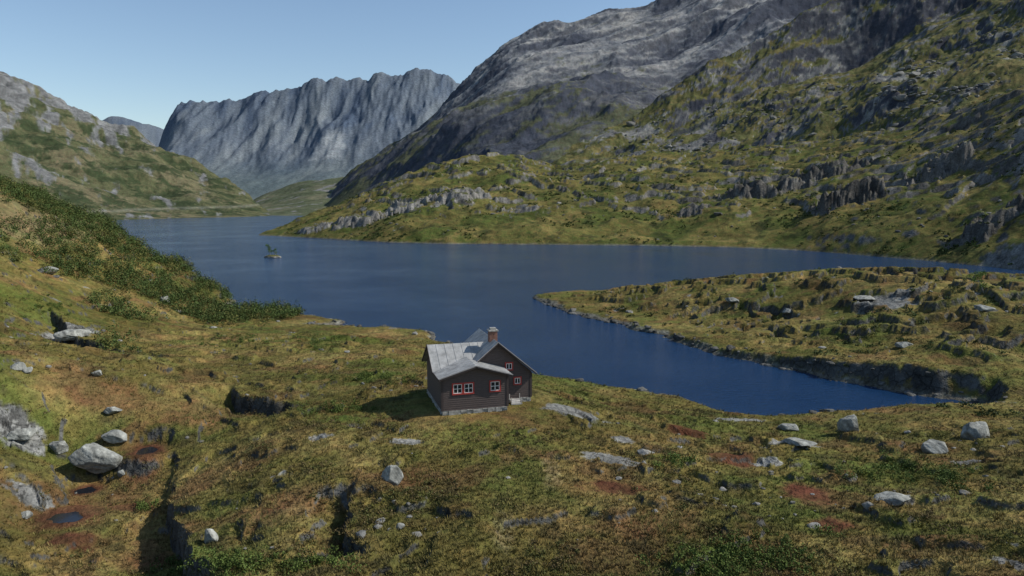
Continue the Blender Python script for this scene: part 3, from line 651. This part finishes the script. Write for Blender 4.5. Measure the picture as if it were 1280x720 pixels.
roof((-0.4,4.7,zb),(4.75,4.7,zb),(-0.4,7.6,zb-sB*2.9),(4.75,7.6,zb-sB*2.9),7)
sA=2.5/3.0; za=5.15+0.18
roof((5.1,1.75,za),(5.1,8.6,za),(5.1-3.0,1.75,za-sA*3.0),(5.1-3.0,8.6,za-sA*3.0),10)
roof((5.1,1.75,za),(5.1,8.6,za),(8.1+0.4,1.75,za-sA*3.4),(8.1+0.4,8.6,za-sA*3.4),10)
part('roof',bm,ROOF); part('roof_seams',bmr,ROOF)
def barge(b_,p0,p1,axis,out,h=0.2,t=0.04,lift=0.05):
    p0=Vector(p0);p1=Vector(p1); o=Vector((0,out*t,0)) if axis=='x' else Vector((out*t,0,0)); n=Vector((0,0,-h)); lf=Vector((0,0,lift)); g=Vector((0,out*0.003,0)) if axis=='x' else Vector((out*0.003,0,0))
    p0=p0+lf+g;p1=p1+lf+g
    hexa(b_,[tuple(p0+n),tuple(p1+n),tuple(p1+n+o),tuple(p0+n+o),tuple(p0),tuple(p1),tuple(p1+o),tuple(p0+o)])
ze=zr-sC*(2.7+oh)
barge(bt,(-oh,-0.45,ze),(2.7,-0.45,zr),'x',-1);barge(bt,(2.7,-0.45,zr),(5.4+oh,-0.45,ze),'x',-1)
barge(br,(-oh,-0.495,ze),(2.7,-0.495,zr),'x',-1,0.09,0.02,0.07);barge(br,(2.7,-0.495,zr),(5.4+oh,-0.495,ze),'x',-1,0.09,0.02,0.07)
barge(bt,(2.1,1.75,za-sA*3),(5.1,1.75,za),'x',-1);barge(bt,(5.1,1.75,za),(8.5,1.75,za-sA*3.4),'x',-1)
barge(br,(2.1,1.705,za-sA*3),(5.1,1.705,za),'x',-1,0.09,0.02,0.07);barge(br,(5.1,1.705,za),(8.5,1.705,za-sA*3.4),'x',-1,0.09,0.02,0.07)
barge(bt,(-0.4,4.7,zb),(-0.4,2.05,zb-sB*2.65),'y',-1);barge(bt,(-0.4,4.7,zb),(-0.4,7.6,zb-sB*2.9),'y',-1)
bx(bt,-oh-0.043,-oh-0.003,-0.45,2.1,ze-0.16,ze+0.02)
for (X0,Y0) in((0,0),(5.4,0),(8.1,2.2)): bx(bt,X0-0.09,X0+0.09,Y0-0.06,Y0+0.08,FZ,2.95 if X0<6 else 2.5)
part('barge_boards',bt,DKTRIM); part('roof_edge',br,pmat('edge_grey',(0.30,0.28,0.27)))
wf=bmesh.new(); wr=bmesh.new(); wg=bmesh.new()
def window(xc,zc,w,h,y,panes=2,rows=2):
    x0,x1,z0,z1=xc-w/2,xc+w/2,zc-h/2,zc+h/2; t=0.11; yo=y-0.075
    bx(wr,x0-t,x1+t,yo,y,z1,z1+t);bx(wr,x0-t,x1+t,yo-0.02,y,z0-t,z0);bx(wr,x0-t,x0,yo,y,z0,z1);bx(wr,x1,x1+t,yo,y,z0,z1)
    s=0.05; yi=y-0.055
    bx(wf,x0,x1,yi,y,z1-s,z1);bx(wf,x0,x1,yi,y,z0,z0+s);bx(wf,x0,x0+s,yi,y,z0+s,z1-s);bx(wf,x1-s,x1,yi,y,z0+s,z1-s)
    for i in range(1,panes):
        xx=x0+(x1-x0)*i/panes; bx(wf,xx-s*0.6,xx+s*0.6,yi+0.003,y,z0+s,z1-s)
    for i in range(1,rows):
        zz=z0+(z1-z0)*i/rows; bx(wf,x0+s,x1-s,yi+0.006,y,zz-s*0.4,zz+s*0.4)
    bx(wg,x0+s,x1-s,y-0.04,y-0.01,z0+s,z1-s)
window(1.25,2.1,0.7,0.75,-0.0,2,2);window(2.15,2.1,0.7,0.75,0,2,2);window(4.35,2.12,0.75,0.75,0,2,2)
window(6.15,3.15,0.5,0.5,2.2,2,1);window(6.9,1.85,0.5,0.5,2.2,2,1)
part('window_trim',wr,RED);part('window_sash',wf,WHITE);part('window_glass',wg,GLASS)
bm=bmesh.new()
z_=4.5
row=0
while z_<6.0:
    for i in range(2):
        a0,a1=(4.75+i*0.35+0.006),(4.75+(i+1)*0.35-0.006); bx(bm,a0,a1,3.3+0.004*(row%2),3.9-0.004*(row%2),z_,z_+0.085)
    z_+=0.097; row+=1
part('chimney',bm,BRICK)
bm=bmesh.new(); bx(bm,4.68,5.52,3.22,3.98,6.0,6.1); bx(bm,4.85,5.35,3.4,3.8,6.1,6.28); part('chimney_cap',bm,STONE)
bm=bmesh.new()
for i in range(3): bx(bm,6.2,7.0,1.35+i*0.26,1.58+i*0.26,0.0,0.12+i*0.1)
for xx in(6.15,7.05):
    bx(bm,xx-0.03,xx+0.03,1.35,1.41,0,0.6); bx(bm,xx-0.03,xx+0.03,2.0,2.06,0,0.75)
part('entrance_steps',bm,pmat('weathered_wood',(0.45,0.43,0.40)))
# ------------------------------------------------------------------ light
el=math.radians(41); sv=Vector((math.cos(el)*0.995,math.cos(el)*0.05,math.sin(el))).normalized()
ld=bpy.data.lights.new('sun','SUN'); ld.energy=5.0; ld.angle=math.radians(0.5); ld.color=(1,0.955,0.88)
lo=bpy.data.objects.new('sun',ld); scene.collection.objects.link(lo); lo.rotation_euler=sv.to_track_quat('Z','Y').to_euler(); lo.location=(200,20,200)
w=bpy.data.worlds.new('World'); scene.world=w; w.use_nodes=True; nt=w.node_tree; bg=nt.nodes['Background']
sk=nt.nodes.new('ShaderNodeTexSky'); sk.sky_type='NISHITA'; sk.sun_disc=False; sk.sun_elevation=el; sk.sun_rotation=math.atan2(sv.x,sv.y); sk.altitude=300; sk.air_density=1.1; sk.dust_density=0.3; sk.ozone_density=2.2
nt.links.new(sk.outputs[0],bg.inputs[0]); bg.inputs[1].default_value=0.13
cd=bpy.data.cameras.new('camera'); cam=bpy.data.objects.new('camera',cd); scene.collection.objects.link(cam); cam.location=(0,0,HC); cam.rotation_euler=(math.pi/2-PITCH,0,0)
cd.sensor_width=36; cd.lens=36*F/1280; cd.clip_end=30000; cd.clip_start=0.5; scene.camera=cam
scene.view_settings.view_transform='Standard'; scene.view_settings.look='None'; scene.view_settings.exposure=0
